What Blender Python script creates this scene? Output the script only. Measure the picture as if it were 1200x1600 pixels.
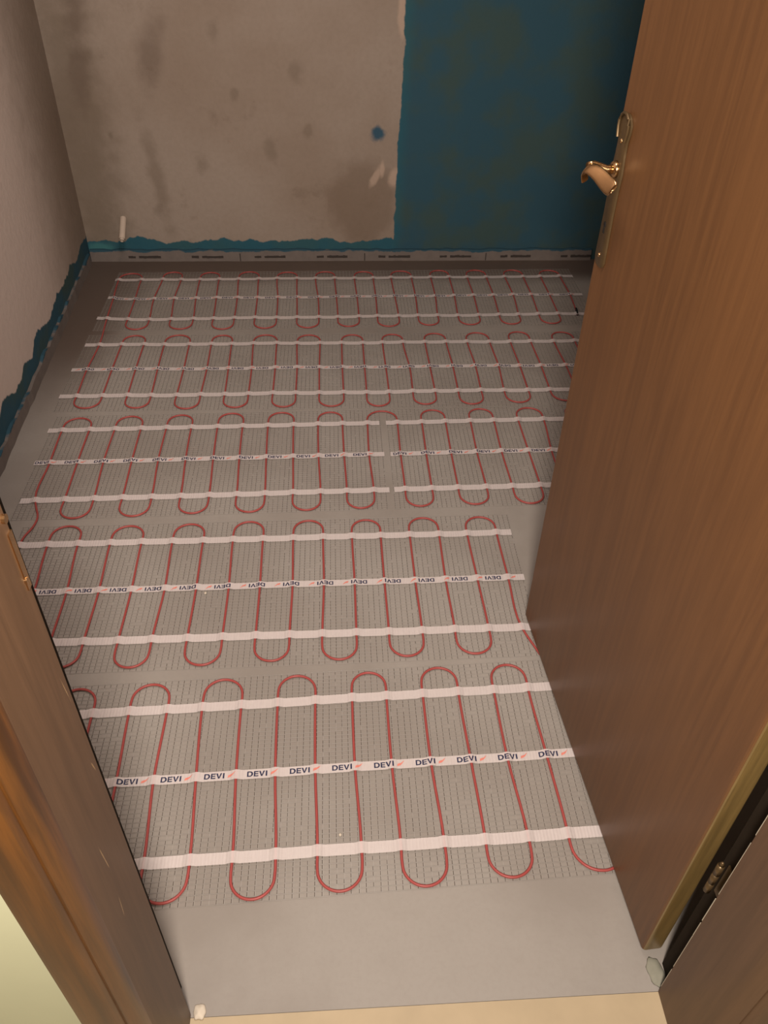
import bpy, bmesh, math, random
from mathutils import Vector, Matrix

random.seed(7)
for o in list(bpy.data.objects):
    bpy.data.objects.remove(o)
scene = bpy.context.scene
COL = scene.collection

# ------------------------------------------------------------------ camera, light, exposure
cd = bpy.data.cameras.new('camera')
cam = bpy.data.objects.new('camera', cd)
COL.objects.link(cam)
R_ = Vector((0.99847, -0.05182, 0.01932)); U_ = Vector((0.01897, 0.64907, 0.76049)); F_ = Vector((0.05195, 0.75896, -0.64906))
m = Matrix((R_, U_, -F_)).transposed().to_4x4()
m.translation = Vector((0, 0, 1.45))
cam.matrix_world = m
cd.sensor_fit = 'VERTICAL'
cd.sensor_height = 36.0
cd.lens = 36.0 * 1273.487 / 1600.0
cd.clip_start = 0.02
scene.camera = cam

w = bpy.data.worlds.new('world')
scene.world = w
w.use_nodes = True
bg = w.node_tree.nodes['Background']
bg.inputs[0].default_value = (1.0, 0.86, 0.74, 1)
bg.inputs[1].default_value = 0.065


def area_light(name, loc, target, size, power, col):
    ld = bpy.data.lights.new(name, 'AREA')
    ld.shape = 'DISK'
    ld.size = size
    ld.energy = power
    ld.color = col
    o = bpy.data.objects.new(name, ld)
    COL.objects.link(o)
    o.location = loc
    o.rotation_euler = (Vector(target) - Vector(loc)).to_track_quat('-Z', 'Y').to_euler()
    return o


area_light('corridor_lamp', (0.02, -0.20, 1.58), (0.05, 1.8, 0.3), 0.20, 42.0, (1.0, 0.87, 0.75))
area_light('left_wall_fill', (-0.05, 1.25, 2.05), (-0.97, 2.1, 0.8), 0.4, 18.0, (1.0, 0.86, 0.79))  # unseen fill light, added to brighten the left wall

vs = scene.view_settings
vs.view_transform = 'Standard'
vs.look = 'None'
vs.exposure = 0.0
vs.gamma = 1.0
vs.use_curve_mapping = False


# ------------------------------------------------------------------ material helpers
class NT:
    def __init__(s, name, rough=0.8, spec=0.3, metal=0.0):
        s.m = bpy.data.materials.new(name)
        s.m.use_nodes = True
        s.t = s.m.node_tree
        s.b = s.t.nodes['Principled BSDF']
        s.b.inputs['Roughness'].default_value = rough
        s.b.inputs['Specular IOR Level'].default_value = spec
        s.b.inputs['Metallic'].default_value = metal
        g = s.t.nodes.new('ShaderNodeTexCoord')
        s.co = g.outputs['Object']
        sp = s.t.nodes.new('ShaderNodeSeparateXYZ')
        s.t.links.new(s.co, sp.inputs[0])
        s.x, s.y, s.z = sp.outputs

    def put(s, sock, v):
        if isinstance(v, bpy.types.NodeSocket):
            s.t.links.new(v, sock)
        elif isinstance(v, (tuple, list)) and len(v) == 3 and sock.type == 'RGBA':
            sock.default_value = (*v, 1)
        else:
            sock.default_value = v

    def math(s, op, a, b=0.0, c=None, clamp=False):
        n = s.t.nodes.new('ShaderNodeMath')
        n.operation = op
        n.use_clamp = clamp
        s.put(n.inputs[0], a)
        s.put(n.inputs[1], b)
        if c is not None:
            s.put(n.inputs[2], c)
        return n.outputs[0]

    def noise(s, scale, detail=3, stretch=None, rough=0.55, off=(0, 0, 0)):
        n = s.t.nodes.new('ShaderNodeTexNoise')
        n.inputs['Scale'].default_value = scale
        n.inputs['Detail'].default_value = detail
        n.inputs['Roughness'].default_value = rough
        mp = s.t.nodes.new('ShaderNodeMapping')
        mp.inputs['Scale'].default_value = stretch or (1, 1, 1)
        mp.inputs['Location'].default_value = off
        s.t.links.new(s.co, mp.inputs[0])
        s.t.links.new(mp.outputs[0], n.inputs['Vector'])
        return n.outputs['Fac']

    def ramp(s, v, lo, hi):
        n = s.t.nodes.new('ShaderNodeMapRange')
        n.interpolation_type = 'SMOOTHSTEP'
        n.clamp = True
        s.put(n.inputs['Value'], v)
        s.put(n.inputs['From Min'], lo)
        s.put(n.inputs['From Max'], hi)
        return n.outputs['Result']

    def mix(s, f, a, b):
        n = s.t.nodes.new('ShaderNodeMix')
        n.data_type = 'RGBA'
        s.put(n.inputs[0], f)
        s.put(n.inputs[6], a)
        s.put(n.inputs[7], b)
        return n.outputs[2]

    def blob(s, p, q, p0, q0, a, b, rot=0.0, edge=0.35, wob=0.8, nz=None):
        """soft noisy ellipse in the plane (p, q): 1 inside, 0 outside"""
        dp = s.math('SUBTRACT', p, p0)
        dq = s.math('SUBTRACT', q, q0)
        c, n = math.cos(rot), math.sin(rot)
        u = s.math('ADD', s.math('MULTIPLY', dp, c / a), s.math('MULTIPLY', dq, n / a))
        v = s.math('ADD', s.math('MULTIPLY', dp, -n / b), s.math('MULTIPLY', dq, c / b))
        d = s.math('SQRT', s.math('ADD', s.math('MULTIPLY', u, u), s.math('MULTIPLY', v, v)))
        if nz is not None:
            d = s.math('ADD', d, s.math('MULTIPLY', s.math('SUBTRACT', nz, 0.5), wob * 2))
        return s.ramp(d, 1 + edge, 1 - edge)

    def col(s, v):
        s.put(s.b.inputs['Base Color'], v)
        return s

    def bump(s, h, dist=0.002, strength=0.5):
        n = s.t.nodes.new('ShaderNodeBump')
        n.inputs['Distance'].default_value = dist
        n.inputs['Strength'].default_value = strength
        s.put(n.inputs['Height'], h)
        s.t.links.new(n.outputs[0], s.b.inputs['Normal'])
        return s


def simple(name, col, rough=0.6, spec=0.4, metal=0.0, var=0.12, scale=60):
    n = NT(name, rough, spec, metal)
    d = tuple(c * (1 - var) for c in col)
    l = tuple(min(1, c * (1 + var)) for c in col)
    n.col(n.mix(n.noise(scale), d, l))
    return n.m


TEAL = (0.036, 0.092, 0.128)
TEAL2 = (0.052, 0.092, 0.092)


def plaster_wall(name, back):
    n = NT(name, 0.9, 0.15)
    p = n.x if back else n.y
    big = n.noise(1.6, 4, off=(3, 1, 2))
    mid = n.noise(6, 5, rough=0.65)
    fine = n.noise(60, 4)
    wob = n.noise(14, 4, off=(5, 5, 0))
    base = n.mix(n.ramp(big, 0.35, 0.65), (0.30, 0.238, 0.190), (0.35, 0.290, 0.242))
    base = n.mix(n.math('MULTIPLY', n.ramp(mid, 0.60, 0.74), 0.35), base, (0.17, 0.125, 0.09))
    base = n.mix(n.math('MULTIPLY', n.ramp(fine, 0.35, 0.7), 0.12), base, (0.2, 0.155, 0.12))
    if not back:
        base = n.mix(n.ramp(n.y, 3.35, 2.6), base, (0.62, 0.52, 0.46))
    teal = n.mix(n.ramp(n.noise(5, 4, off=(1, 7, 3)), 0.4, 0.62), TEAL, TEAL2)
    if back:
        # darker render patches, a tall one at the left corner, plaster dabs, paint dab
        dk = n.blob(p, n.z, 0.11, 0.24, 0.135, 0.17, 0, 0.25, 0.30, wob)
        base = n.mix(n.math('MULTIPLY', dk, 0.42), base, (0.15, 0.10, 0.065))
        dk2 = n.blob(p, n.z, -0.705, 0.34, 0.025, 0.18, 0.10, 0.8, 1.1, wob)
        base = n.mix(n.math('MULTIPLY', dk2, 0.45), base, (0.16, 0.12, 0.085))
        dk3 = n.blob(p, n.z, -0.97, 0.45, 0.11, 0.75, 0.0, 0.7, 0.8, wob)
        base = n.mix(n.math('MULTIPLY', dk3, 0.55), base, (0.15, 0.115, 0.08))
        for (a, b, ra, rb) in ((-0.895, 0.93, 0.028, 0.13), (-0.93, 0.70, 0.03, 0.12), (-0.66, 0.78, 0.04, 0.10)):
            base = n.mix(n.math('MULTIPLY', n.blob(p, n.z, a, b, ra, rb, -0.25, 0.8, 1.0, wob), 0.5), base, (0.15, 0.11, 0.085))
        for (a, b, ra, rb, ro) in ((0.165, 0.352, 0.014, 0.045, -0.45), (0.188, 0.375, 0.010, 0.03, -0.1), (0.238, 0.345, 0.020, 0.038, -0.3), (0.255, 0.93, 0.016, 0.09, 0)):
            base = n.mix(n.math('MULTIPLY', n.blob(p, n.z, a, b, ra, rb, ro, 0.4, 0.8, wob), 0.75), base, (0.50, 0.38, 0.30))
        for (a, b, ra) in ((-0.42, 0.86, 0.018), (-0.37, 0.65, 0.012), (-0.86, 0.50, 0.008), (-0.14, 0.72, 0.02), (-0.10, 0.52, 0.014), (-0.53, 0.40, 0.02), (-0.72, 0.21, 0.016), (-0.25, 0.45, 0.02)):
            base = n.mix(n.math('MULTIPLY', n.blob(p, n.z, a, b, ra, ra * 1.6, 0, 0.8, 1.8, wob), 0.3), base, (0.12, 0.09, 0.06))
        base = n.mix(n.blob(p, n.z, 0.173, 0.51, 0.032, 0.028, 0.2, 0.3, 1.0, wob), base, (0.045, 0.10, 0.15))
        edge = n.math('ADD', n.math('MULTIPLY', n.z, 0.028), 0.238)
        edge = n.math('ADD', edge, n.math('MULTIPLY', n.math('SUBTRACT', wob, 0.5), 0.03))
        right = n.ramp(n.math('SUBTRACT', p, edge), -0.003, 0.003)
        streak = n.ramp(n.math('SUBTRACT', p, edge), 0.05, 0.0)
        teal = n.mix(n.math('MULTIPLY', streak, 0.5), teal, (0.025, 0.125, 0.17))
        top = n.math('ADD', 0.088, n.math('MULTIPLY', n.math('SUBTRACT', n.noise(9, 4, off=(2, 0, 0), stretch=(1, 1, 0.2)), 0.5), 0.10))
    else:
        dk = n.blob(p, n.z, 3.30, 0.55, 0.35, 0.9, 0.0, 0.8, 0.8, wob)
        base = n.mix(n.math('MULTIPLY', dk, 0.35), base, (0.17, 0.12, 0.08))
        right = n.math('MULTIPLY', n.x, 0.0)
        top = n.math('ADD', 0.105, n.math('MULTIPLY', n.math('SUBTRACT', n.noise(7, 4, stretch=(1, 1, 0.2)), 0.5), 0.12))
    low = n.ramp(n.math('SUBTRACT', top, n.z), -0.003, 0.004)
    mask = n.math('MAXIMUM', right, low)
    if back:
        teal = n.mix(n.blob(p, n.z, -0.985, 0.055, 0.05, 0.022, 0, 0.4, 0.7, wob), teal, (0.06, 0.19, 0.20))
    n.col(n.mix(mask, base, teal))
    n.bump(n.noise(40, 5), 0.003, 0.5)
    return n.m


def edge_strip_mat():
    n = NT('edge_strip_foam', 0.85, 0.2)
    wob = n.noise(16, 4)
    top = n.math('ADD', 0.042, n.math('MULTIPLY', n.math('SUBTRACT', wob, 0.5), 0.035))
    msk = n.ramp(n.math('SUBTRACT', n.z, top), -0.002, 0.003)
    base = n.mix(n.noise(30), (0.15, 0.13, 0.12), (0.22, 0.185, 0.165))
    n.col(n.mix(msk, base, TEAL))
    return n.m


def floor_mat():
    n = NT('screed_floor', 0.75, 0.3)
    big = n.noise(2.2, 5, off=(4, 2, 0))
    mid = n.noise(9, 5, rough=0.6)
    fine = n.noise(120, 3)
    c = n.mix(n.ramp(big, 0.35, 0.65), (0.27, 0.243, 0.218), (0.33, 0.305, 0.278))
    c = n.mix(n.math('MULTIPLY', n.ramp(mid, 0.55, 0.75), 0.35), c, (0.29, 0.265, 0.235))
    c = n.mix(n.math('MULTIPLY', n.ramp(fine, 0.4, 0.7), 0.12), c, (0.25, 0.22, 0.2))
    # darker screed along the far wall and the back-left edge
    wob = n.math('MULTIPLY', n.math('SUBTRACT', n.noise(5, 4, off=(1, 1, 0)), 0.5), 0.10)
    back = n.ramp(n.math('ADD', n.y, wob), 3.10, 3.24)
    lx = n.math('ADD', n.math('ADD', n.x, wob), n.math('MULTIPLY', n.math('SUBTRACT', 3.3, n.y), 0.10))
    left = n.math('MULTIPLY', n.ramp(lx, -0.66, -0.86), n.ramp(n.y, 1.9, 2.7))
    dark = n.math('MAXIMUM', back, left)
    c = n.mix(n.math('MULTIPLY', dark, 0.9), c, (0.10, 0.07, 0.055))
    n.col(c)
    n.bump(n.noise(25, 6), 0.002, 0.4)
    n.put(n.b.inputs['Roughness'], n.math('ADD', 0.55, n.math('MULTIPLY', mid, 0.35)))
    return n.m


def wood_mat(name, c1, c2, rough, coat=0.3, freq=1.0):
    n = NT(name, rough, 0.45)
    g = n.noise(9 * freq, 5, stretch=(9, 9, 0.45), rough=0.6)
    f = n.noise(60 * freq, 3, stretch=(9, 9, 0.25))
    h = n.noise(1.4, 3, stretch=(3, 3, 0.7))
    c = n.mix(n.ramp(g, 0.3, 0.7), c1, c2)
    c = n.mix(n.math('MULTIPLY', n.ramp(f, 0.5, 0.75), 0.3), c, tuple(v * 0.6 for v in c1))
    c = n.mix(n.math('MULTIPLY', n.ramp(h, 0.4, 0.7), 0.25), c, tuple(v * 1.25 for v in c2))
    n.col(c)
    n.b.inputs['Coat Weight'].default_value = coat
    n.b.inputs['Coat Roughness'].default_value = 0.25
    return n


def scratched(n, spots):
    """pale scratches with a shape of their own on a varnished face"""
    wob = n.noise(45, 3)
    sock = n.b.inputs['Base Color'].links[0].from_socket
    for (y, z, a, b, r) in spots:
        sock = n.mix(n.math('MULTIPLY', n.blob(n.y, n.z, y, z, a, b, r, 0.4, 1.1, wob), 0.55), sock, (0.5, 0.33, 0.16))
    n.col(sock)
    return n


M = {}
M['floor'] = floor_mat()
M['back'] = plaster_wall('rough_plaster_with_blue_membrane', True)
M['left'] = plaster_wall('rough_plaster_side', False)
M['strip'] = edge_strip_mat()
M['mark'] = simple('faded_print', (0.05, 0.04, 0.035), 0.8)
M['white_wall'] = simple('corridor_paint', (0.50, 0.50, 0.33), 0.8, 0.2, var=0.05, scale=8)
M['ceiling'] = simple('ceiling_paint', (0.45, 0.42, 0.38), 0.9, 0.1, var=0.05)
M['tile'] = simple('corridor_floor_beige', (0.45, 0.36, 0.235), 0.5, 0.4, var=0.12, scale=14)
M['door'] = wood_mat('door_veneer', (0.108, 0.047, 0.016), (0.140, 0.062, 0.021), 0.45, 0.12).m
M['door_edge'] = wood_mat('door_edge_wood', (0.13, 0.085, 0.030), (0.20, 0.13, 0.045), 0.35, 0.4).m
M['jamb'] = scratched(wood_mat('jamb_varnish', (0.085, 0.045, 0.022), (0.112, 0.060, 0.030), 0.5, 0.1),
                      ((0.425, 0.62, 0.0007, 0.022, 0.08), (0.420, 0.52, 0.0006, 0.016, -0.1), (0.470, 0.72, 0.0008, 0.010, 0.2), (0.472, 0.84, 0.0006, 0.014, 0.1))).m
M['rebate'] = simple('rebate_gap_shade', (0.022, 0.016, 0.011), 0.8, 0.1)  # shade of the gap beside the leaf, painted as near-black wood
M['casing'] = wood_mat('casing_varnish', (0.036, 0.014, 0.004), (0.100, 0.036, 0.006), 0.35, 0.2).m
M['brass'] = simple('brass', (0.62, 0.40, 0.20), 0.22, 0.5, 1.0, 0.1, 90)
M['dull_brass'] = simple('dull_brass', (0.13, 0.085, 0.04), 0.36, 0.5, 0.6, 0.2, 60)
M['dark_metal'] = simple('dark_steel', (0.06, 0.055, 0.05), 0.4, 0.5, 0.8)
M['black'] = simple('black_rubber', (0.012, 0.012, 0.012), 0.6)
M['pipe'] = simple('white_plastic', (0.62, 0.52, 0.43), 0.45, 0.4, var=0.05)
M['pipe_dark'] = simple('pipe_inside', (0.06, 0.05, 0.04), 0.7)
M['cable'] = simple('red_cable_jacket', (0.36, 0.068, 0.062), 0.42, 0.4, var=0.12, scale=40)
M['yarn'] = simple('glass_fibre_weft', (0.33, 0.305, 0.28), 0.35, 0.6, var=0.08)
M['yarn_dark'] = simple('dark_warp_yarn', (0.10, 0.08, 0.065), 0.7, 0.2, var=0.3, scale=30)
M['navy'] = simple('navy_print', (0.018, 0.022, 0.065), 0.6)
M['redprint'] = simple('red_print', (0.72, 0.24, 0.19), 0.6)
M['mortar'] = simple('mortar', (0.27, 0.265, 0.215), 0.9, 0.2, var=0.2, scale=50)
M['crumb'] = simple('white_plaster_crumb', (0.62, 0.55, 0.45), 0.8)
M['whitepaint'] = simple('white_paint_line', (0.52, 0.48, 0.38), 0.6)


def tape_mat():
    n = NT('translucent_white_tape', 0.38, 0.4)
    n.col(n.mix(n.noise(90, 3), (0.86, 0.77, 0.76), (0.94, 0.86, 0.85)))
    tr = n.t.nodes.new('ShaderNodeBsdfTransparent')
    mx = n.t.nodes.new('ShaderNodeMixShader')
    mx.inputs[0].default_value = 0.60
    out = [k for k in n.t.nodes if k.type == 'OUTPUT_MATERIAL'][0]
    n.t.links.new(tr.outputs[0], mx.inputs[1])
    n.t.links.new(n.b.outputs[0], mx.inputs[2])
    n.t.links.new(mx.outputs[0], out.inputs[0])
    return n.m


M['tape'] = tape_mat()


# ------------------------------------------------------------------ mesh helpers
def link_mesh(name, verts, faces, mats, parent=None, midx=None, smooth=False):
    me = bpy.data.meshes.new(name)
    me.from_pydata([tuple(v) for v in verts], [], faces)
    for k in (mats if isinstance(mats, (list, tuple)) else [mats]):
        me.materials.append(k)
    if midx:
        me.polygons.foreach_set('material_index', midx)
    if smooth:
        me.polygons.foreach_set('use_smooth', [True] * len(me.polygons))
    me.update()
    o = bpy.data.objects.new(name, me)
    COL.objects.link(o)
    if parent:
        o.parent = parent
        o.matrix_parent_inverse = parent.matrix_world.inverted()
    return o


class MB:
    def __init__(s):
        s.v, s.f, s.i = [], [], []

    def add(s, verts, faces, mi=0):
        b = len(s.v)
        s.v += [tuple(v) for v in verts]
        s.f += [tuple(b + k for k in f) for f in faces]
        s.i += [mi] * len(faces)

    def box(s, x0, x1, y0, y1, z0, z1, mi=0):
        v = [(x, y, z) for z in (z0, z1) for y in (y0, y1) for x in (x0, x1)]
        s.add(v, [(0, 2, 3, 1), (4, 5, 7, 6), (0, 1, 5, 4), (2, 6, 7, 3), (0, 4, 6, 2), (1, 3, 7, 5)], mi)

    def prism(s, poly, z0, z1, mi=0):
        """extrude a plan polygon (counter-clockwise) along z"""
        n = len(poly)
        v = [(p[0], p[1], z0) for p in poly] + [(p[0], p[1], z1) for p in poly]
        s.add(v, [tuple(reversed(range(n))), tuple(range(n, 2 * n))] + [(i, (i + 1) % n, n + (i + 1) % n, n + i) for i in range(n)], mi)

    def tube(s, pts, r, seg=8, mi=0, cap=True, squash=None):
        pts = [Vector(p) for p in pts]
        n = len(pts)
        rs = r if isinstance(r, (list, tuple)) else [r] * n
        sq = squash or [1.0] * n
        vs_ = []
        up = Vector((0, 0, 1))
        for i, p in enumerate(pts):
            d = (pts[min(i + 1, n - 1)] - pts[max(i - 1, 0)]).normalized()
            if abs(d.z) > 0.95:
                side = Vector((1, 0, 0)).cross(d).normalized()
            else:
                side = d.cross(up).normalized()
            u = side.cross(d).normalized()
            for k in range(seg):
                a = 2 * math.pi * k / seg
                vs_.append(p + side * math.cos(a) * rs[i] * sq[i] + u * math.sin(a) * rs[i])
        f = []
        for i in range(n - 1):
            for k in range(seg):
                k2 = (k + 1) % seg
                f.append((i * seg + k, i * seg + k2, (i + 1) * seg + k2, (i + 1) * seg + k))
        if cap:
            f += [tuple(reversed(range(seg))), tuple(range((n - 1) * seg, n * seg))]
        s.add(vs_, f, mi)

    def build(s, name, mats, parent=None, smooth=False):
        return link_mesh(name, s.v, s.f, mats, parent, s.i, smooth)


def bevel(o, w, seg=3):
    md = o.modifiers.new('bevel', 'BEVEL')
    md.width = w
    md.segments = seg
    md.limit_method = 'ANGLE'
    return o


def smooth_angle(o):
    for p in o.data.polygons:
        p.use_smooth = True
    try:
        o.data.set_sharp_from_angle(angle=math.radians(35))
    except Exception:
        pass


def struct(o):
    o['kind'] = 'structure'
    return o


def tag(o, label, cat, group=None):
    o['label'] = label
    o['category'] = cat
    if group:
        o['group'] = group
    return o


def empty(name, loc=(0, 0, 0)):
    e = bpy.data.objects.new(name, None)
    e.location = loc
    e.empty_display_size = 0.1
    COL.objects.link(e)
    e.matrix_world = Matrix.Translation(loc)
    return e


# ------------------------------------------------------------------ room shell
H = 2.5
XR = 1.125                      # right wall
YB = 3.366                      # far wall, behind its edge strip


def xl(y):                      # left wall runs very slightly out of square
    return -0.976 - 0.0395 * (y - 1.88)


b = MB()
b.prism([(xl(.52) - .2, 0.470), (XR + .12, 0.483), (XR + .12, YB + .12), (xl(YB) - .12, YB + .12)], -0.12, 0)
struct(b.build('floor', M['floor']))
b = MB()
b.prism([(-1.6, -1.6), (1.6, -1.6), (1.6, 0.4845), (XR + .12, 0.4825), (xl(.52) - .2, 0.4695), (-1.6, 0.466)], -0.12, -0.001)
o = struct(b.build('floor', M['tile']))
b = MB()
b.box(xl(YB) - .12, XR + .12, YB, YB + .12, 0, H)
struct(b.build('wall_back', M['back']))
b = MB()
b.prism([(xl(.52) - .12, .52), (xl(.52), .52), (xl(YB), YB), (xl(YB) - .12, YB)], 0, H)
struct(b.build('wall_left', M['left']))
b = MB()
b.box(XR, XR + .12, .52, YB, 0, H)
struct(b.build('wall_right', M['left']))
b = MB()
b.box(-1.6, -0.2776, .365, .52, 0, H)
b.box(0.5251, 1.6, .365, .52, 0, H)
b.box(-0.2776, 0.5251, .365, .52, 2.03, H)
struct(b.build('wall_front', M['white_wall']))
b = MB()
b.box(-1.6, 1.6, .52, YB + .12, H, H + .1)
struct(b.build('ceiling', M['ceiling']))

# ------------------------------------------------------------------ door frame
JL, JR = -0.2535, 0.5010


def side_lining(s, xj):
    """lining with a rebate for the leaf towards the bathroom; s=-1 left, +1 right"""
    p = [(0, .4786), (0, .380), (.0015, .368), (.005, .359), (.010, .354), (.0240, .354), (.0240, .5205), (.0200, .5205), (.0195, .4786)]
    q = [(xj + s * a, y) for a, y in p]
    if s > 0:
        q.reverse()
    return q[::-1]


def casing(s, xj):
    p = [(.0125, .366), (.0125, .352), (.016, .3455), (.020, .3445), (.050, .3445), (.056, .347), (.0590, .353), (.0590, .366)]
    q = [(xj + s * a, y) for a, y in p]
    return q if s > 0 else q[::-1]


for s, xj in ((-1, JL), (1, JR)):
    b = MB()
    b.prism(side_lining(s, xj), 0, 2.03)
    o = struct(b.build('trim_1' if s < 0 else 'trim_2', [M['jamb']]))
    bm = bmesh.new(); bm.from_mesh(o.data); bmesh.ops.recalc_face_normals(bm, faces=bm.faces); bm.to_mesh(o.data); bm.free()
    smooth_angle(o)
    o.data.materials.append(M['rebate'])
    for p in o.data.polygons:
        if p.center.y > .4795 and abs(p.normal.z) < .5:
            p.material_index = 1
    if s < 0:
        # rounded front nose of the lining takes the casing's orange varnish
        o.data.materials.append(M['casing'])
        for p in o.data.polygons:
            if p.center.y < .380 and p.center.y > .353 and abs(p.normal.z) < .5:
                p.material_index = 2
        # keep plate let into the rebate edge
        k = MB()
        k.box(JL - .012, JL + .0012, 0.4722, .4792, .970, 1.030)
        pl = k.build('strike_plate', M['brass'], o)
        pl['label'] = 'slim brass strike plate along the jamb edge'
        k = MB()
        k.tube([(JL - .003, .474, 1.045), (JL + .0030, .474, 1.045)], .004, 10)
        k.tube([(JL - .003, .474, .980), (JL + .0022, .474, .980)], .003, 10)
        k.build('screw', M['brass'], pl)
    b = MB()
    b.prism(casing(s, xj), 0, 2.09)
    o = struct(b.build('trim_3' if s < 0 else 'trim_4', M['casing'] if s < 0 else M['jamb']))
    bm = bmesh.new(); bm.from_mesh(o.data); bmesh.ops.recalc_face_normals(bm, faces=bm.faces); bm.to_mesh(o.data); bm.free()
    smooth_angle(o)
b = MB()
b.box(JL, JR, .354, .4786, 2.010, 2.03)
struct(b.build('trim_5', M['jamb']))
b = MB()
b.box(JL - .0125, JR + .0125, .3445, .366, 2.031, 2.09)
struct(b.build('trim_6', M['casing']))
# ragged white paint line where wall paint meets the right jamb edge
b = MB()
rr = random.Random(3)
z = 0.02
while z < 1.2:
    h = rr.uniform(.04, .16)
    wd = rr.uniform(.0006, .0018)
    b.box(JR + .0002, JR + .0002 + wd, .4786, .4786 + wd, z, z + h)
    z += h + rr.uniform(0, .03)
t7 = struct(b.build('trim_7', M['whitepaint']))

# ------------------------------------------------------------------ door leaf, open into the bathroom
PB = Vector((0.48837, 0.53578, 0.012))
T = Vector((-0.07547, 0.99715, 0))
N = Vector((-0.99715, -0.07547, 0))
LEN = 0.7632
HT = 1.985
TH = 0.036


def DP(t, n, z):
    return PB + T * t + N * n + Vector((0, 0, z - 0.012))


q = [DP(0, 0, .012), DP(LEN, 0, .012), DP(LEN, -TH, .012), DP(0, -TH, .012)]
b = MB()
b.prism([(p.x, p.y) for p in reversed(q)], .012, HT)
leaf = struct(b.build('door_1', [M['door'], M['door_edge']]))
bm = bmesh.new(); bm.from_mesh(leaf.data); bmesh.ops.recalc_face_normals(bm, faces=bm.faces)
for f in bm.faces:
    if abs(f.normal.dot(T)) > .9:
        f.material_index = 1
bm.to_mesh(leaf.data); bm.free()
bevel(leaf, .006, 4)

# hinges in the gap by the right jamb
for zc in (0.335, 1.72):
    b = MB()
    hx, hy = JR + .0065, .5065
    for k in range(3):
        b.tube([(hx, hy, zc - .036 + k * .0245), (hx, hy, zc - .036 + k * .0245 + .023)], .0052, 12)
    b.tube([(hx, hy, zc + .038), (hx, hy, zc + .045)], [.004, .0015], 12)
    h_ = b.build('hinge', M['dull_brass'], leaf, True)
    b = MB()
    b.box(JR + .0170, JR + .0190, .4800, .5060, zc - .036, zc + .037)
    b.build('hinge_leaf', M['dull_brass'], h_)

# handle: long ornate backplate + wavy lever
pc = 0.733


def plate_outline():
    pts = []
    # half widths by height, bottom to top
    prof = [(0.893, .0), (.8935, .010), (.897, .017), (.905, .0205), (.93, .0195), (.98, .0175), (1.02, .0185), (1.045, .021), (1.07, .0175), (1.09, .017), (1.104, .0215), (1.114, .0215), (1.121, .016), (1.1255, .008), (1.1265, 0)]
    right = [(w_, z_) for z_, w_ in prof]
    return right + [(-w_, z_) for z_, w_ in reversed(prof[1:-1])]


po = plate_outline()
b = MB()
n_ = len(po)
va = [DP(pc + w_, .0005, z_) for w_, z_ in po]
vb = [DP(pc + w_ * .97, .0035, z_) for w_, z_ in po]
vc = [DP(pc + w_ * .80, .0050, 1.01 + (z_ - 1.01) * .975) for w_, z_ in po]
fs = []
for a_, c_ in ((0, n_), (n_, 2 * n_)):
    for i in range(n_):
        j = (i + 1) % n_
        fs.append((a_ + i, a_ + j, c_ + j, c_ + i))
fs.append(tuple(range(2 * n_, 3 * n_)))
b.add(va + vb + vc, fs)
# raised scroll rim round the head
rim = [DP(pc + w_ * .88, .0062, z_) for w_, z_ in po if z_ > 1.085]
b.tube(rim, .0023, 8)
handle = b.build('door_handle', M['dull_brass'], leaf)
smooth_angle(handle)
handle['label'] = 'brass lever handle on a long backplate'
b = MB()
b.tube([DP(pc, .004, 1.047), DP(pc, .011, 1.047)], [.0135, .011], 20)
b.tube([DP(pc, .010, 1.047), DP(pc, .020, 1.047), DP(pc + .004, .030, 1.050), DP(pc + .006, .040, 1.052), DP(pc + .002, .047, 1.051)], [.0075, .0065, .006, .007, .0075], 14)
# blade: sweeps from the elbow back towards the hinge side, flared and wavy
bl = []
LV = [(.020, .043, 1.024, .0035), (.017, .047, 1.034, .0050), (.010, .050, 1.044, .0060), (.000, .050, 1.050, .0070), (-.012, .046, 1.051, .0085),
      (-.024, .041, 1.048, .0105), (-.036, .037, 1.044, .0120), (-.048, .034, 1.041, .0125), (-.058, .032, 1.040, .0120), (-.064, .031, 1.040, .0100), (-.067, .031, 1.040, .0060)]
for i in range(15):
    u = i / 14 * (len(LV) - 1)
    a_ = min(int(u), len(LV) - 2)
    fr = u - a_
    v_ = [LV[a_][q_] * (1 - fr) + LV[a_ + 1][q_] * fr for q_ in range(4)]
    bl.append((v_[0], v_[1], v_[2], v_[3], .0026))
vv, ff = [], []
sg = 12
for (tt, nn, zz, hh, th) in bl:
    for k in range(sg):
        a = 2 * math.pi * k / sg
        vv.append(DP(pc + tt, nn + math.cos(a) * th - .004 * math.sin(a), zz + math.sin(a) * hh))
for i in range(14):
    for k in range(sg):
        k2 = (k + 1) % sg
        ff.append((i * sg + k, i * sg + k2, (i + 1) * sg + k2, (i + 1) * sg + k))
ff += [tuple(range(sg)), tuple(reversed(range(14 * sg, 15 * sg)))]
b.add(vv, ff)
lev = b.build('lever', M['brass'], handle, True)
for zc in (1.088, .912):
    b = MB()
    b.tube([DP(pc, .004, zc), DP(pc, .0066, zc)], [.004, .003], 12)
    b.build('screw', M['brass'], handle, True)
b = MB()
b.tube([DP(pc, .0045, .962), DP(pc, .0055, .962)], .0045, 14)
b.box(*[0] * 6) if False else None
kz = [DP(pc - .002, .0052, .962), DP(pc + .002, .0052, .962), DP(pc + .003, .0052, .948), DP(pc - .003, .0052, .948)]
b.add(kz + [p_ + N * .0005 for p_ in kz], [(0, 1, 2, 3), (4, 5, 6, 7), (0, 1, 5, 4), (1, 2, 6, 5), (2, 3, 7, 6), (3, 0, 4, 7)])
b.build('keyhole', M['black'], handle)
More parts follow.
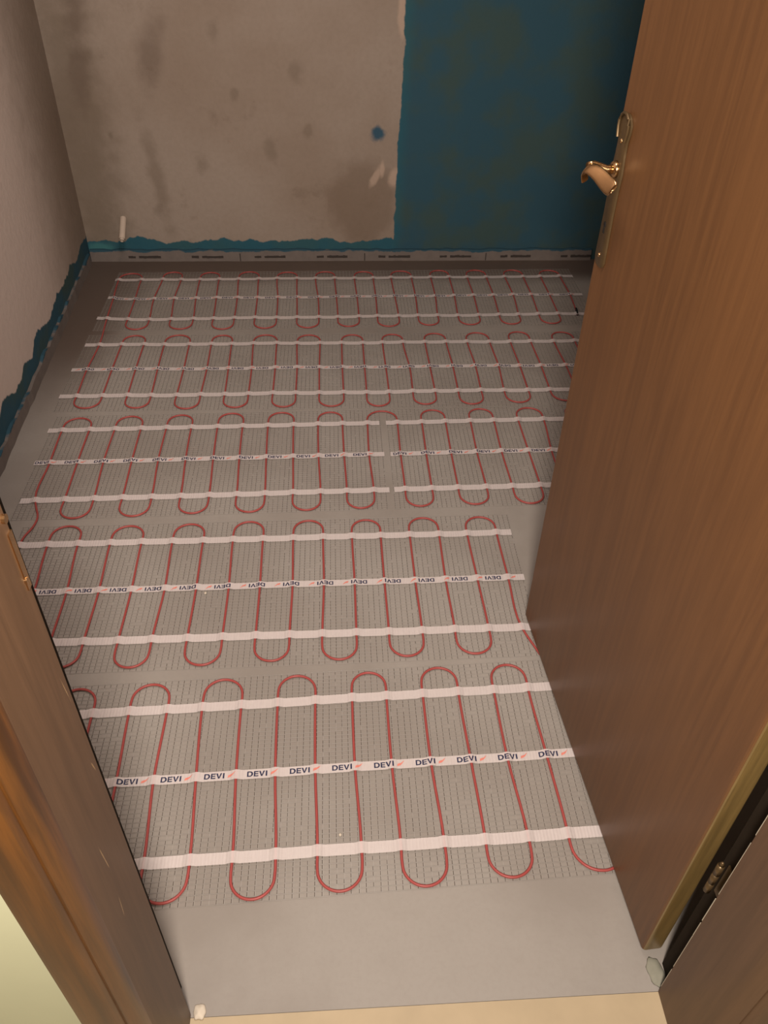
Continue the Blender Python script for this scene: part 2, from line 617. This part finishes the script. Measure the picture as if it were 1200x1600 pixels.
# lock faceplate let into the leaf's free edge
b = MB()
c8 = [DP(LEN - .001 + a_, -.008 - c_ * .02, z_) for z_ in (.90, 1.08) for a_ in (0, .0025) for c_ in (0, 1)]
b.add(c8, [(0, 2, 3, 1), (4, 5, 7, 6), (0, 1, 5, 4), (2, 6, 7, 3), (0, 4, 6, 2), (1, 3, 7, 5)])
b.build('lock_faceplate', M['brass'], leaf)

# ------------------------------------------------------------------ perimeter edge strips
e0 = 0.013
b = MB()
rr = random.Random(5)
xs = [xl(YB) + .004 + i * .03 for i in range(int((XR - xl(YB) - .008) / .03) + 1)]
vv, ff = [], []
for i, x in enumerate(xs):
    h = .050 + rr.uniform(-.003, .003)
    yj = YB - e0 + rr.uniform(-.0008, .0008)
    vv += [(x, YB - .0002, 0.0), (x, yj, 0.0), (x, yj, h), (x, YB - .0002, h)]
for i in range(len(xs) - 1):
    a = 4 * i
    ff += [(a, a + 4, a + 5, a + 1), (a + 1, a + 5, a + 6, a + 2), (a + 2, a + 6, a + 7, a + 3), (a + 3, a + 7, a + 4, a)]
ff += [(0, 1, 2, 3), (len(vv) - 1, len(vv) - 2, len(vv) - 3, len(vv) - 4)]
b.add(vv, ff, 0)
strip_b = b.build('edge_strip', [M['strip']])
tag(strip_b, 'grey perimeter edge strip with dark printing along the foot of the far wall', 'edge strip')
b = MB()
x = -0.874
k = 0
while x < 1.02:
    cx = x
    for wl in (3, 9):
        b = MB()
        for j in range(wl):
            wj = rr.uniform(.0078, .0096)
            b.box(cx, cx + wj + .0013, YB - e0 - .0016, YB - e0 + .0003, .014 + rr.uniform(0, .0015), .014 + rr.uniform(.0085, .0115))
            cx += wj + .0012
        b.build('printed_word', M['mark'], strip_b)
        cx += .014
    x += .263
for xt in (-.41, .117, .638):
    b = MB()
    b.box(xt, xt + .004, YB - e0 - .0016, YB - e0 + .0003, .002, .034)
    b.build('printed_tick', M['mark'], strip_b)
b = MB()
vv, ff = [], []
ys = [.56 + i * .04 for i in range(int((YB - .02 - .56) / .04) + 1)]
for i, y in enumerate(ys):
    h = .045 + rr.uniform(-.007, .007)
    xx = xl(y) + .010 + rr.uniform(-.0015, .0025)
    vv += [(xl(y) + .0003, y, 0.0), (xx, y, 0.0), (xx, y, h), (xl(y) + .0003, y, h)]
for i in range(len(ys) - 1):
    a = 4 * i
    ff += [(a, a + 1, a + 5, a + 4), (a + 1, a + 2, a + 6, a + 5), (a + 2, a + 3, a + 7, a + 6), (a + 3, a, a + 4, a + 7)]
ff += [(3, 2, 1, 0), (len(vv) - 4, len(vv) - 3, len(vv) - 2, len(vv) - 1)]
b.add(vv, ff, 0)
sl = b.build('edge_strip', [M['strip']])
tag(sl, 'plain grey perimeter edge strip along the foot of the left plaster wall', 'edge strip')

# ------------------------------------------------------------------ white pipe stub
PX0, PZ0, PX1, PY1, PZ1 = -0.870, 0.178, -0.866, 3.272, 0.128
root = empty('pipe_stub', (PX0, YB, PZ0))
tag(root, 'short white plastic pipe stub sticking out of the far wall near the left corner', 'pipe')
b = MB()
p0 = Vector((PX0, YB + .004, PZ0)); p1 = Vector((PX1, PY1, PZ1))
b.tube([p0, p1], .0125, 20, cap=False)
b.tube([p1, p0], .0098, 20, cap=False)
d = (p1 - p0).normalized()
o = b.build('pipe', M['pipe'], root, True)
b = MB()
b.tube([p1 - d * .004, p1 + d * .006], [.0098, .0085], 18, cap=False)
b.tube([p1 + d * .006, p1 - d * .02], [.0062, .006], 18, cap=False)
sg = 18
b.build('pipe_insert', M['pipe'], root, True)
b = MB()
b.tube([p1 - d * .018, p1 - d * .014], .0095, 18)
b.build('pipe_plug', M['pipe_dark'], root)

# ------------------------------------------------------------------ heating mat
LEGS = [[[0,[-0.531,1.05],None,None],[1,[-0.455,1.06],[-0.45,0.892],None],[2,[-0.376,1.057],[-0.378,0.892],[-0.369,0.728]],[3,[-0.303,1.057],[-0.296,0.897],[-0.287,0.732]],[4,[-0.221,1.069],[-0.218,0.896],[-0.21,0.729]],[5,[-0.144,1.069],[-0.141,0.899],[-0.132,0.732]],[6,[-0.064,1.069],[-0.062,0.903],[-0.056,0.732]],[7,[0.015,1.073],[0.017,0.908],[0.025,0.739]],[8,[0.089,1.077],[0.091,0.908],[0.098,0.741]],[9,[0.168,1.081],[0.17,0.914],[0.179,0.74]],[10,[0.246,1.081],[0.251,0.917],[0.256,0.744]],[11,[0.324,1.087],[0.326,0.917],[0.337,0.748]],[12,[0.4,1.084],[0.407,0.921],[0.413,0.754]]],[[0,[-0.831,1.588],None,None],[1,[-0.759,1.588],[-0.748,1.414],None],[2,[-0.682,1.585],[-0.67,1.416],[-0.669,1.264]],[3,[-0.6,1.585],[-0.593,1.413],[-0.594,1.25]],[4,[-0.52,1.585],[-0.515,1.413],[-0.516,1.251]],[5,[-0.441,1.583],[-0.435,1.414],[-0.44,1.252]],[6,[-0.362,1.585],[-0.359,1.412],[-0.36,1.253]],[7,[-0.285,1.588],[-0.28,1.414],[-0.28,1.256]],[8,[-0.207,1.588],[-0.204,1.418],[-0.204,1.257]],[9,[-0.128,1.59],[-0.124,1.419],[-0.126,1.256]],[10,[-0.05,1.591],[-0.047,1.423],[-0.05,1.258]],[11,[0.026,1.591],[0.029,1.423],[0.029,1.257]],[12,[0.102,1.591],[0.103,1.423],[0.105,1.26]],[13,[0.179,1.594],[0.18,1.423],[0.183,1.261]],[14,[0.257,1.594],[0.256,1.427],[0.26,1.26]],[15,[0.332,1.594],[0.336,1.427],[0.34,1.26]],[16,[0.411,1.594],[0.414,1.426],[0.419,1.261]]],[[1,[-0.848,2.093],[-0.843,1.931],[-0.839,1.769]],[2,[-0.766,2.098],[-0.764,1.935],[-0.76,1.761]],[3,[-0.69,2.103],[-0.69,1.94],[-0.681,1.764]],[4,[-0.611,2.104],[-0.609,1.941],[-0.604,1.767]],[5,[-0.534,2.106],[-0.533,1.939],[-0.524,1.768]],[6,[-0.458,2.107],[-0.454,1.943],[-0.445,1.771]],[7,[-0.378,2.112],[-0.374,1.947],[-0.367,1.775]],[8,[-0.301,2.111],[-0.298,1.948],[-0.291,1.775]],[9,[-0.223,2.112],[-0.219,1.946],[-0.213,1.776]],[10,[-0.144,2.114],[-0.14,1.947],[-0.135,1.779]],[11,[-0.068,2.115],[-0.065,1.948],[-0.058,1.78]],[12,[0.008,2.117],[0.011,1.95],[0.016,1.781]],[13,[0.086,2.119],[0.085,1.951],[0.092,1.784]],[14,[0.18,2.117],[0.179,1.955],[0.181,1.788]],[15,[0.257,2.118],[0.256,1.956],[0.257,1.788]],[16,[0.332,2.12],[0.331,1.958],[0.332,1.786]],[17,[0.411,2.118],[0.409,1.959],[0.413,1.79]],[18,[0.486,2.12],[0.484,1.957],[0.488,1.788]],[19,[0.564,2.122],[0.566,1.958],[0.569,1.789]],[20,[0.646,2.124],[0.636,1.959],None]],[[1,[-0.847,2.629],[-0.853,2.463],[-0.849,2.298]],[2,[-0.769,2.628],[-0.769,2.461],[-0.767,2.296]],[3,[-0.691,2.631],[-0.69,2.46],[-0.687,2.295]],[4,[-0.619,2.63],[-0.616,2.458],[-0.611,2.293]],[5,[-0.531,2.629],[-0.528,2.456],[-0.529,2.291]],[6,[-0.453,2.627],[-0.45,2.455],[-0.452,2.29]],[7,[-0.381,2.626],[-0.377,2.458],[-0.374,2.292]],[8,[-0.304,2.625],[-0.298,2.456],[-0.297,2.294]],[9,[-0.221,2.623],[-0.218,2.455],[-0.218,2.292]],[10,[-0.148,2.622],[-0.143,2.453],[-0.143,2.291]],[11,[-0.066,2.621],[-0.067,2.452],[-0.066,2.289]],[12,[0.012,2.624],[0.012,2.455],[0.014,2.291]],[13,[0.088,2.623],[0.089,2.457],[0.09,2.29]],[14,[0.159,2.622],[0.162,2.456],[0.164,2.288]],[15,[0.233,2.62],[0.245,2.446],[0.243,2.298]],[16,[0.313,2.629],[0.315,2.457],[0.317,2.297]],[17,[0.39,2.627],[0.395,2.456],[0.394,2.295]],[18,[0.467,2.631],[0.474,2.459],[0.471,2.297]],[19,[0.549,2.629],[0.555,2.461],[0.548,2.3]],[20,[0.625,2.633],[0.629,2.46],[0.629,2.302]],[21,[0.7,2.632],[0.704,2.463],[0.703,2.316]],[22,[0.785,2.63],[0.792,2.461],None]],[[1,[-0.881,3.152],[-0.87,2.992],[-0.861,2.828]],[2,[-0.792,3.151],[-0.786,2.991],[-0.783,2.817]],[3,[-0.707,3.162],[-0.714,2.985],[-0.703,2.815]],[4,[-0.632,3.162],[-0.636,2.989],[-0.624,2.819]],[5,[-0.557,3.161],[-0.552,2.988],[-0.541,2.818]],[6,[-0.48,3.16],[-0.473,2.987],[-0.467,2.817]],[7,[-0.401,3.165],[-0.392,2.997],[-0.389,2.821]],[8,[-0.32,3.165],[-0.314,2.996],[-0.312,2.82]],[9,[-0.245,3.164],[-0.234,2.995],[-0.231,2.819]],[10,[-0.164,3.163],[-0.159,2.995],[-0.154,2.823]],[11,[-0.088,3.162],[-0.076,2.994],[-0.072,2.827]],[12,[-0.01,3.168],[-0.004,2.993],[0.0,2.826]],[13,[0.071,3.167],[0.077,2.997],[0.08,2.83]],[14,[0.148,3.166],[0.151,2.996],[0.15,2.829]],[15,[0.222,3.172],[0.227,3.001],[0.231,2.828]],[16,[0.306,3.171],[0.309,3.006],[0.305,2.837]],[17,[0.386,3.176],[0.388,3.005],[0.381,2.836]],[18,[0.463,3.176],[0.464,3.004],[0.459,2.835]],[19,[0.538,3.175],[0.542,3.009],[0.539,2.839]],[20,[0.618,3.174],[0.622,3.008],[0.618,2.838]],[21,[0.696,3.173],[0.702,3.007],[0.694,2.837]],[22,[0.773,3.173],[0.776,3.006],[0.772,2.841]],[23,[0.846,3.172],[0.849,3.005],[0.849,2.84]],[24,[0.929,3.171],[0.932,3.004],[0.922,2.839]]]]
# tape lines (slope, intercept): far, printed, near tape of each strip, nearest strip first
TAPES = [((.0365, 1.0752), (.0355, .9080), (.0325, .7388)),
         ((.0095, 1.5940), (.0120, 1.4243), (.0080, 1.2604)),
         ((.0172, 2.1186), (.0175, 1.9542), (.0203, 1.7843)),
         ((.0008, 2.6324), (.0004, 2.4623), (.0061, 2.3002)),
         ((.0109, 3.1730), (.0120, 3.0038), (.0146, 2.8336))]
PITCH = 0.0782
RC = 0.0028
ZC = 0.0046


def ty(i, j, x):
    a, c = TAPES[i][j]
    return a * x + c


def strip_legs(i):
    """complete a strip's legs: measured crossings, regular spacing where none show"""
    d = {}
    for k, *p in LEGS[i]:
        d[k] = list(p)
    if i == 0:
        for k in (-1, -2, -3):
            d[k] = [None, None, None]
        d[13] = [(.520, 1.094), (.524, .926), (.512, .755)]
    if i == 2:
        for k in (21, 22, 23):
            d[k] = [None] * 3
    if i == 3:
        d[23] = [None] * 3
    ks = sorted(d)
    known = {k: [(j, q) for j, q in enumerate(d[k]) if q] for k in ks}
    out = {}
    for k in ks:
        row = []
        for j in range(3):
            if d[k][j]:
                row.append(tuple(d[k][j]))
                continue
            if known[k]:
                x = known[k][-1][1][0]
            else:
                kk = min((m_ for m_ in ks if known[m_]), key=lambda m_: abs(m_ - k))
                x = known[kk][0][1][0] + (k - kk) * PITCH
            row.append((x, ty(i, j, x)))
        out[k] = row
    return out


SL = [strip_legs(i) for i in range(5)]


def arc(pa, pb, sgn, ext=.071):
    """U-turn between two legs beyond an outer tape"""
    cx = (pa[0] + pb[0]) / 2
    r = abs(pb[0] - pa[0]) / 2
    ym = (pa[1] + pb[1]) / 2
    dirx = 1 if pb[0] > pa[0] else -1
    flat = max(0.0, ext - r)
    pts = []
    for k in range(0, 13):
        a = math.pi * k / 12
        pts.append((cx - dirx * r * math.cos(a), ym + sgn * (flat + min(r, ext) * math.sin(a))))
    return pts


def snake(i, ks, start_top):
    """points along the legs ks (in travel order), first leg walked from its top if start_top"""
    pts = []
    down = start_top
    for n__, k in enumerate(ks):
        L = SL[i][k]
        seq = L if down else L[::-1]
        pts += [tuple(p) for p in seq]
        if n__ < len(ks) - 1:
            nx = SL[i][ks[n__ + 1]]
            e = .071 + random.uniform(-.003, .003)
            if down:
                pts += arc(L[2], nx[2], -1, e + .003)
            else:
                pts += arc(L[0], nx[0], 1, e - .001)
        down = not down
    return pts


def kk(i, rev=False):
    return sorted(SL[i], reverse=rev)


path = []
path += snake(4, kk(4, True), kk(4)[-1] % 2 == 1)      # strip furthest away, right to left
path += snake(3, kk(3), True)                          # back to the right
path += [(.855, 2.235), (.90, 2.19)]
path += snake(2, kk(2, True), True)                    # right to left
path += [(-.828, 1.737), (-.813, 1.695), (-.815, 1.655), (-.826, 1.622)]
path += snake(1, kk(1), True)
path += [(.437, 1.205), (.45, 1.172), (.50, 1.13), (.523, 1.10)]
path += snake(0, kk(0, True), True)

# drop near-duplicate points, then Catmull-Rom
cl = [path[0]]
for p in path[1:]:
    if math.hypot(p[0] - cl[-1][0], p[1] - cl[-1][1]) > .004:
        cl.append(p)
path = cl
fine = []
n_ = len(path)
for i in range(n_ - 1):
    p0_, p1_, p2_, p3_ = path[max(i - 1, 0)], path[i], path[i + 1], path[min(i + 2, n_ - 1)]
    L = math.hypot(p2_[0] - p1_[0], p2_[1] - p1_[1])
    # centripetal-ish: tangents scaled by the segment's own length
    def tan(a_, m_, c_):
        l1 = math.hypot(m_[0] - a_[0], m_[1] - a_[1]) or 1e-6
        l2 = math.hypot(c_[0] - m_[0], c_[1] - m_[1]) or 1e-6
        u_ = ((m_[0] - a_[0]) / l1 * l2 + (c_[0] - m_[0]) / l2 * l1, (m_[1] - a_[1]) / l1 * l2 + (c_[1] - m_[1]) / l2 * l1)
        h_ = math.hypot(*u_) or 1e-6
        return (u_[0] / h_ * L, u_[1] / h_ * L)
    t1, t2 = tan(p0_, p1_, p2_), tan(p1_, p2_, p3_)
    ns = 2 if L < .02 else max(3, int(L / .03))
    for s_ in range(ns):
        u = s_ / ns
        h00, h10, h01, h11 = 2 * u**3 - 3 * u**2 + 1, u**3 - 2 * u**2 + u, -2 * u**3 + 3 * u**2, u**3 - u**2
        fine.append((h00 * p1_[0] + h10 * t1[0] + h01 * p2_[0] + h11 * t2[0], h00 * p1_[1] + h10 * t1[1] + h01 * p2_[1] + h11 * t2[1]))
fine.append(path[-1])

mat_root = empty('heating_mat', (0, 2.0, 0))
tag(mat_root, 'electric floor heating mat of five net strips with looping red cable', 'heating mat')

b = MB()
b.tube([(x, y, ZC) for x, y in fine], RC, 8)
cab = b.build('heating_cable', M['cable'], mat_root, True)
cab['label'] = 'red heating cable looping back and forth'
ex, ey = fine[0]
b = MB()
b.tube([(ex, ey, ZC), (ex + .004, ey + .03, ZC), (ex + .006, ey + .05, ZC)], [.0045, .005, .0045], 12)
ec = b.build('end_cap', M['black'], mat_root, True)
ec['label'] = 'small black cap on the end of the cable'

# crossings for the tape's bumps
EX = [(-.840, .600), (-.843, .455), (-.885, .136), (-.900, .960), (-.896, .982)]
SEG = [(0, -.84, .60), (1, -.843, .455), (2, -.885, .128), (2, .1455, .960), (3, -.902, .965), (4, -.896, .983)]


def cross_xs(i, j):
    return [SL[i][k][j][0] for k in SL[i]]


def tape_z(x, xs_):
    z = .0040 + .00022 * math.sin(x * 2 * math.pi / .0065)
    d_ = min(abs(x - c) for c in xs_) if xs_ else 1
    if d_ < .015:
        z += (.0079 - .0040) * (.5 + .5 * math.cos(math.pi * d_ / .015))
    return z


def q4(x0, y0, x1, y1):
    return [(x0, y0), (x1, y0), (x1, y1), (x0, y1)]


GL = []                         # letters D E V I as convex pieces, unit cap height
st = .20
GL += [q4(0, 0, st, 1), q4(st, 0, .42, .19), q4(st, .81, .42, 1)]
for k in range(8):
    a0, a1 = -math.pi / 2 + math.pi * k / 8, -math.pi / 2 + math.pi * (k + 1) / 8
    GL.append([(.42 + .23 * math.cos(a0) * .8, .5 + .31 * math.sin(a0)), (.42 + .42 * math.cos(a0), .5 + .5 * math.sin(a0)), (.42 + .42 * math.cos(a1), .5 + .5 * math.sin(a1)), (.42 + .23 * math.cos(a1) * .8, .5 + .31 * math.sin(a1))])
xo = .95
GL += [q4(xo, 0, xo + st, 1), q4(xo + st, 0, xo + .66, .19), q4(xo + st, .41, xo + .62, .59), q4(xo + st, .81, xo + .66, 1)]
xo = 1.66
GL += [[(xo, 1), (xo + .33, 0), (xo + .50, 0), (xo + .23, 1)], [(xo + .84, 1), (xo + .61, 1), (xo + .36, 0), (xo + .50, 0)]]
xo = 2.62
GL += [q4(xo, 0, xo + st + .02, 1)]
SWOOSH = [[(3.30, .05), (3.75, .20), (3.62, .62), (3.38, .50)], [(3.62, .62), (3.75, .20), (4.02, .45), (3.88, .66)], [(3.88, .66), (4.02, .45), (4.42, 1.12), (4.10, .86)]]


def clip(poly, x0, keep_right):
    out = []
    for a_, c_ in zip(poly, poly[1:] + poly[:1]):
        ia = (a_[0] >= x0) if keep_right else (a_[0] <= x0)
        ic = (c_[0] >= x0) if keep_right else (c_[0] <= x0)
        if ia:
            out.append(a_)
        if ia != ic:
            u = (x0 - a_[0]) / (c_[0] - a_[0])
            out.append((x0, a_[1] + u * (c_[1] - a_[1])))
    return out


TXT0 = [-.448, -.718 - .0167, -.866 - .019, -.853 - .016, -.853 - .018]
TP = .0839
CAP = .0117
XS_ = .0139


def make_tape(i, j, xa, xb, parent, wob):
    w_ = .0113 if j != 1 else .0103
    xs_ = cross_xs(i, j)
    b = MB()
    n = int((xb - xa) / .00163)
    ph = random.uniform(0, 6)
    amp = .0028 if i >= 3 else .0008

    def yc(x):
        return ty(i, j, x) + amp * math.sin(x * 11 + ph) * .6 + amp * .4 * math.sin(x * 27 + ph * 2) + wob(x)
    vv, ff = [], []
    for k in range(n + 1):
        x = xa + (xb - xa) * k / n
        z_ = tape_z(x, xs_)
        c_ = yc(x)
        vv += [(x, c_ - w_, z_), (x, c_ + w_, z_)]
    for k in range(n):
        ff.append((2 * k, 2 * k + 2, 2 * k + 3, 2 * k + 1))
    b.add(vv, ff, 0)
    if j == 1:
        flip = i in (1, 3)
        x0 = TXT0[i]
        if i == 2 and xa > 0:
            x0 = .176 - .019
        m_ = -6
        while True:
            xt = x0 + m_ * TP
            m_ += 1
            if xt > xb:
                break
            for mi, polys in ((1, GL), (2, SWOOSH)):
                U_x = [(2.84 - u_ if flip else u_) * XS_ + xt for q_ in polys for u_, _ in q_]
                if min(U_x) < xa + .001 or max(U_x) > xb - .001:
                    continue
                for poly in polys:
                    P = []
                    for (u, v_) in poly:
                        lx = u * XS_
                        ly = (v_ - .5) * CAP
                        if flip:
                            lx, ly = 2.84 * XS_ - lx, -ly
                        P.append((xt + lx, ly))
                    if min(p[0] for p in P) < xa + .001 or max(p[0] for p in P) > xb - .001:
                        continue
                    s0 = math.floor(min(p[0] for p in P) / .0016)
                    s1 = math.ceil(max(p[0] for p in P) / .0016)
                    for s_ in range(s0, s1):
                        Q = clip(clip(P, s_ * .0016, True), (s_ + 1) * .0016, False)
                        R2 = []
                        for p in Q:
                            if not R2 or math.hypot(p[0] - R2[-1][0], p[1] - R2[-1][1]) > 1e-6:
                                R2.append(p)
                        if len(R2) > 2 and math.hypot(R2[0][0] - R2[-1][0], R2[0][1] - R2[-1][1]) < 1e-6:
                            R2.pop()
                        if len(R2) < 3:
                            continue
                        area = sum(a_[0] * c_[1] - c_[0] * a_[1] for a_, c_ in zip(R2, R2[1:] + R2[:1]))
                        if area < 0:
                            R2.reverse()
                        b.add([(p[0], yc(p[0]) + p[1], tape_z(p[0], xs_) + .00045) for p in R2], [tuple(range(len(R2)))], mi)
    o = b.build('printed_tape' if j == 1 else 'adhesive_tape', [M['tape'], M['navy'], M['redprint']], parent)
    if j == 1:
        o['label'] = 'white tape with navy lettering and red swooshes'
    return o


for (i, xa, xb) in SEG:
    b = MB()
    rr = random.Random(40 + i)
    nx = int((xb - xa) / .0131)
    half = .249
    CY = .0097
    ny = int(2 * half / CY)

    def yy(x, v_):
        return ty(i, 1, x) + v_ - .002
    # dark warp yarns, broken where the weft passes over
    for k in range(nx + 1):
        x = xa + .003 + (xb - xa - .006) * k / nx
        dx = rr.uniform(-.0006, .0006)
        ws = rr.uniform(.00035, .00055)
        for q_ in range(ny):
            v0 = -half + q_ * CY + .0013
            v1 = v0 + CY - .0026
            if rr.random() < .06:
                continue
            xs1, xs2 = x + dx, x + dx
            yb_, yt_ = yy(x, v0), yy(x, v1)
            b.add([(xs1 - ws, yb_, .0010), (xs1 + ws, yb_, .0010), (xs2 + ws, yt_, .0010), (xs2 - ws, yt_, .0010),
                   (xs1, yb_, .0016), (xs2, yt_, .0016)], [(0, 4, 5, 3), (4, 1, 2, 5), (0, 1, 4), (3, 5, 2)], 1)
        # pale warp yarn beside it, unbroken
        xk = x + .0012 + dx
        b.add([(xk - .0004, yy(x, -half), .0006), (xk + .0004, yy(x, -half), .0006), (xk + .0004, yy(x, half), .0006), (xk - .0004, yy(x, half), .0006)], [(0, 1, 2, 3)], 0)
    for q_ in range(ny + 1):
        v_ = -half + q_ * CY + rr.uniform(-.0004, .0004)
        sag = 0
        ns = 10
        pts = []
        for s_ in range(ns + 1):
            x = xa + (xb - xa) * s_ / ns
            pts.append((x, yy(x, v_) + rr.uniform(-.0003, .0003), .0019))
        b.tube(pts, .00034, 5, 0, cap=False)
    ms = b.build('net_strip', [M['yarn'], M['yarn_dark']], mat_root)
    ms.data.polygons.foreach_set('use_smooth', [m_ == 0 for m_ in [p.material_index for p in ms.data.polygons]])
    for j in range(3):
        ta, tb = xa, xb
        if i == 0:
            tb = .60
        if i == 1 and j == 0:
            tb = .451
        if i == 2 and xa < 0:
            ta, tb = (-.890, -.887, -.879)[j], (.1235, .1305, .136)[j]
        if i == 2 and xa > 0:
            ta = (.144, .149, .150)[j]
        if i == 3:
            ta = (-.897, -.904, -.904)[j]
        if i == 4:
            ta = (-.895, -.892, -.899)[j]
        wob = (lambda x: 0.0)
        if i == 4 and j == 1:
            wob = (lambda x: .012 * max(0, (-.80 - x) / .09) ** 1.5 if x < -.80 else 0.0)
        if i == 4 and j == 2:
            wob = (lambda x: .014 * max(0, (-.76 - x) / .13) ** 1.5 if x < -.76 else 0.0)
        make_tape(i, j, ta, tb, ms, wob)

# ------------------------------------------------------------------ mortar and crumbs


def lump(name, loc, r, flat, mat, seed, n=10):
    rr_ = random.Random(seed)
    bm = bmesh.new()
    bmesh.ops.create_icosphere(bm, subdivisions=3, radius=1)
    for v in bm.verts:
        d_ = 1 + .14 * math.sin(v.co.x * 5 + seed) * math.cos(v.co.y * 4 + seed * 2) + rr_.uniform(-.03, .03)
        v.co = Vector((v.co.x * r[0] * d_, v.co.y * r[1] * d_, max(v.co.z, -.02) * flat * d_))
    me = bpy.data.meshes.new(name)
    bm.to_mesh(me)
    bm.free()
    me.materials.append(mat)
    for p in me.polygons:
        p.use_smooth = True
    o = bpy.data.objects.new(name, me)
    COL.objects.link(o)
    o.location = loc
    return o


tag(lump('mortar_lump', (.506, .508, .0006), (.014, .024, 0), .005, M['mortar'], 4), 'grey mortar lump at the foot of the right door jamb', 'mortar')
tag(lump('plaster_crumb', (-.240, .482, .0006), (.010, .012, 0), .007, M['crumb'], 5), 'whitish plaster crumb at the foot of the left door jamb', 'plaster crumb')
CR = [((.531, 1310), 0)]
tag(lump('plaster_crumb', (-.014, .768, .002), (.0028, .0035, 0), .003, M['crumb'], 8), 'tiny white crumb on the net between the red loops of the nearest strip', 'plaster crumb')
tag(lump('plaster_crumb', (-.335, 1.402, .002), (.003, .004, 0), .003, M['crumb'], 11), 'tiny pale crumb just below the printed tape of the second strip from the door', 'plaster crumb')
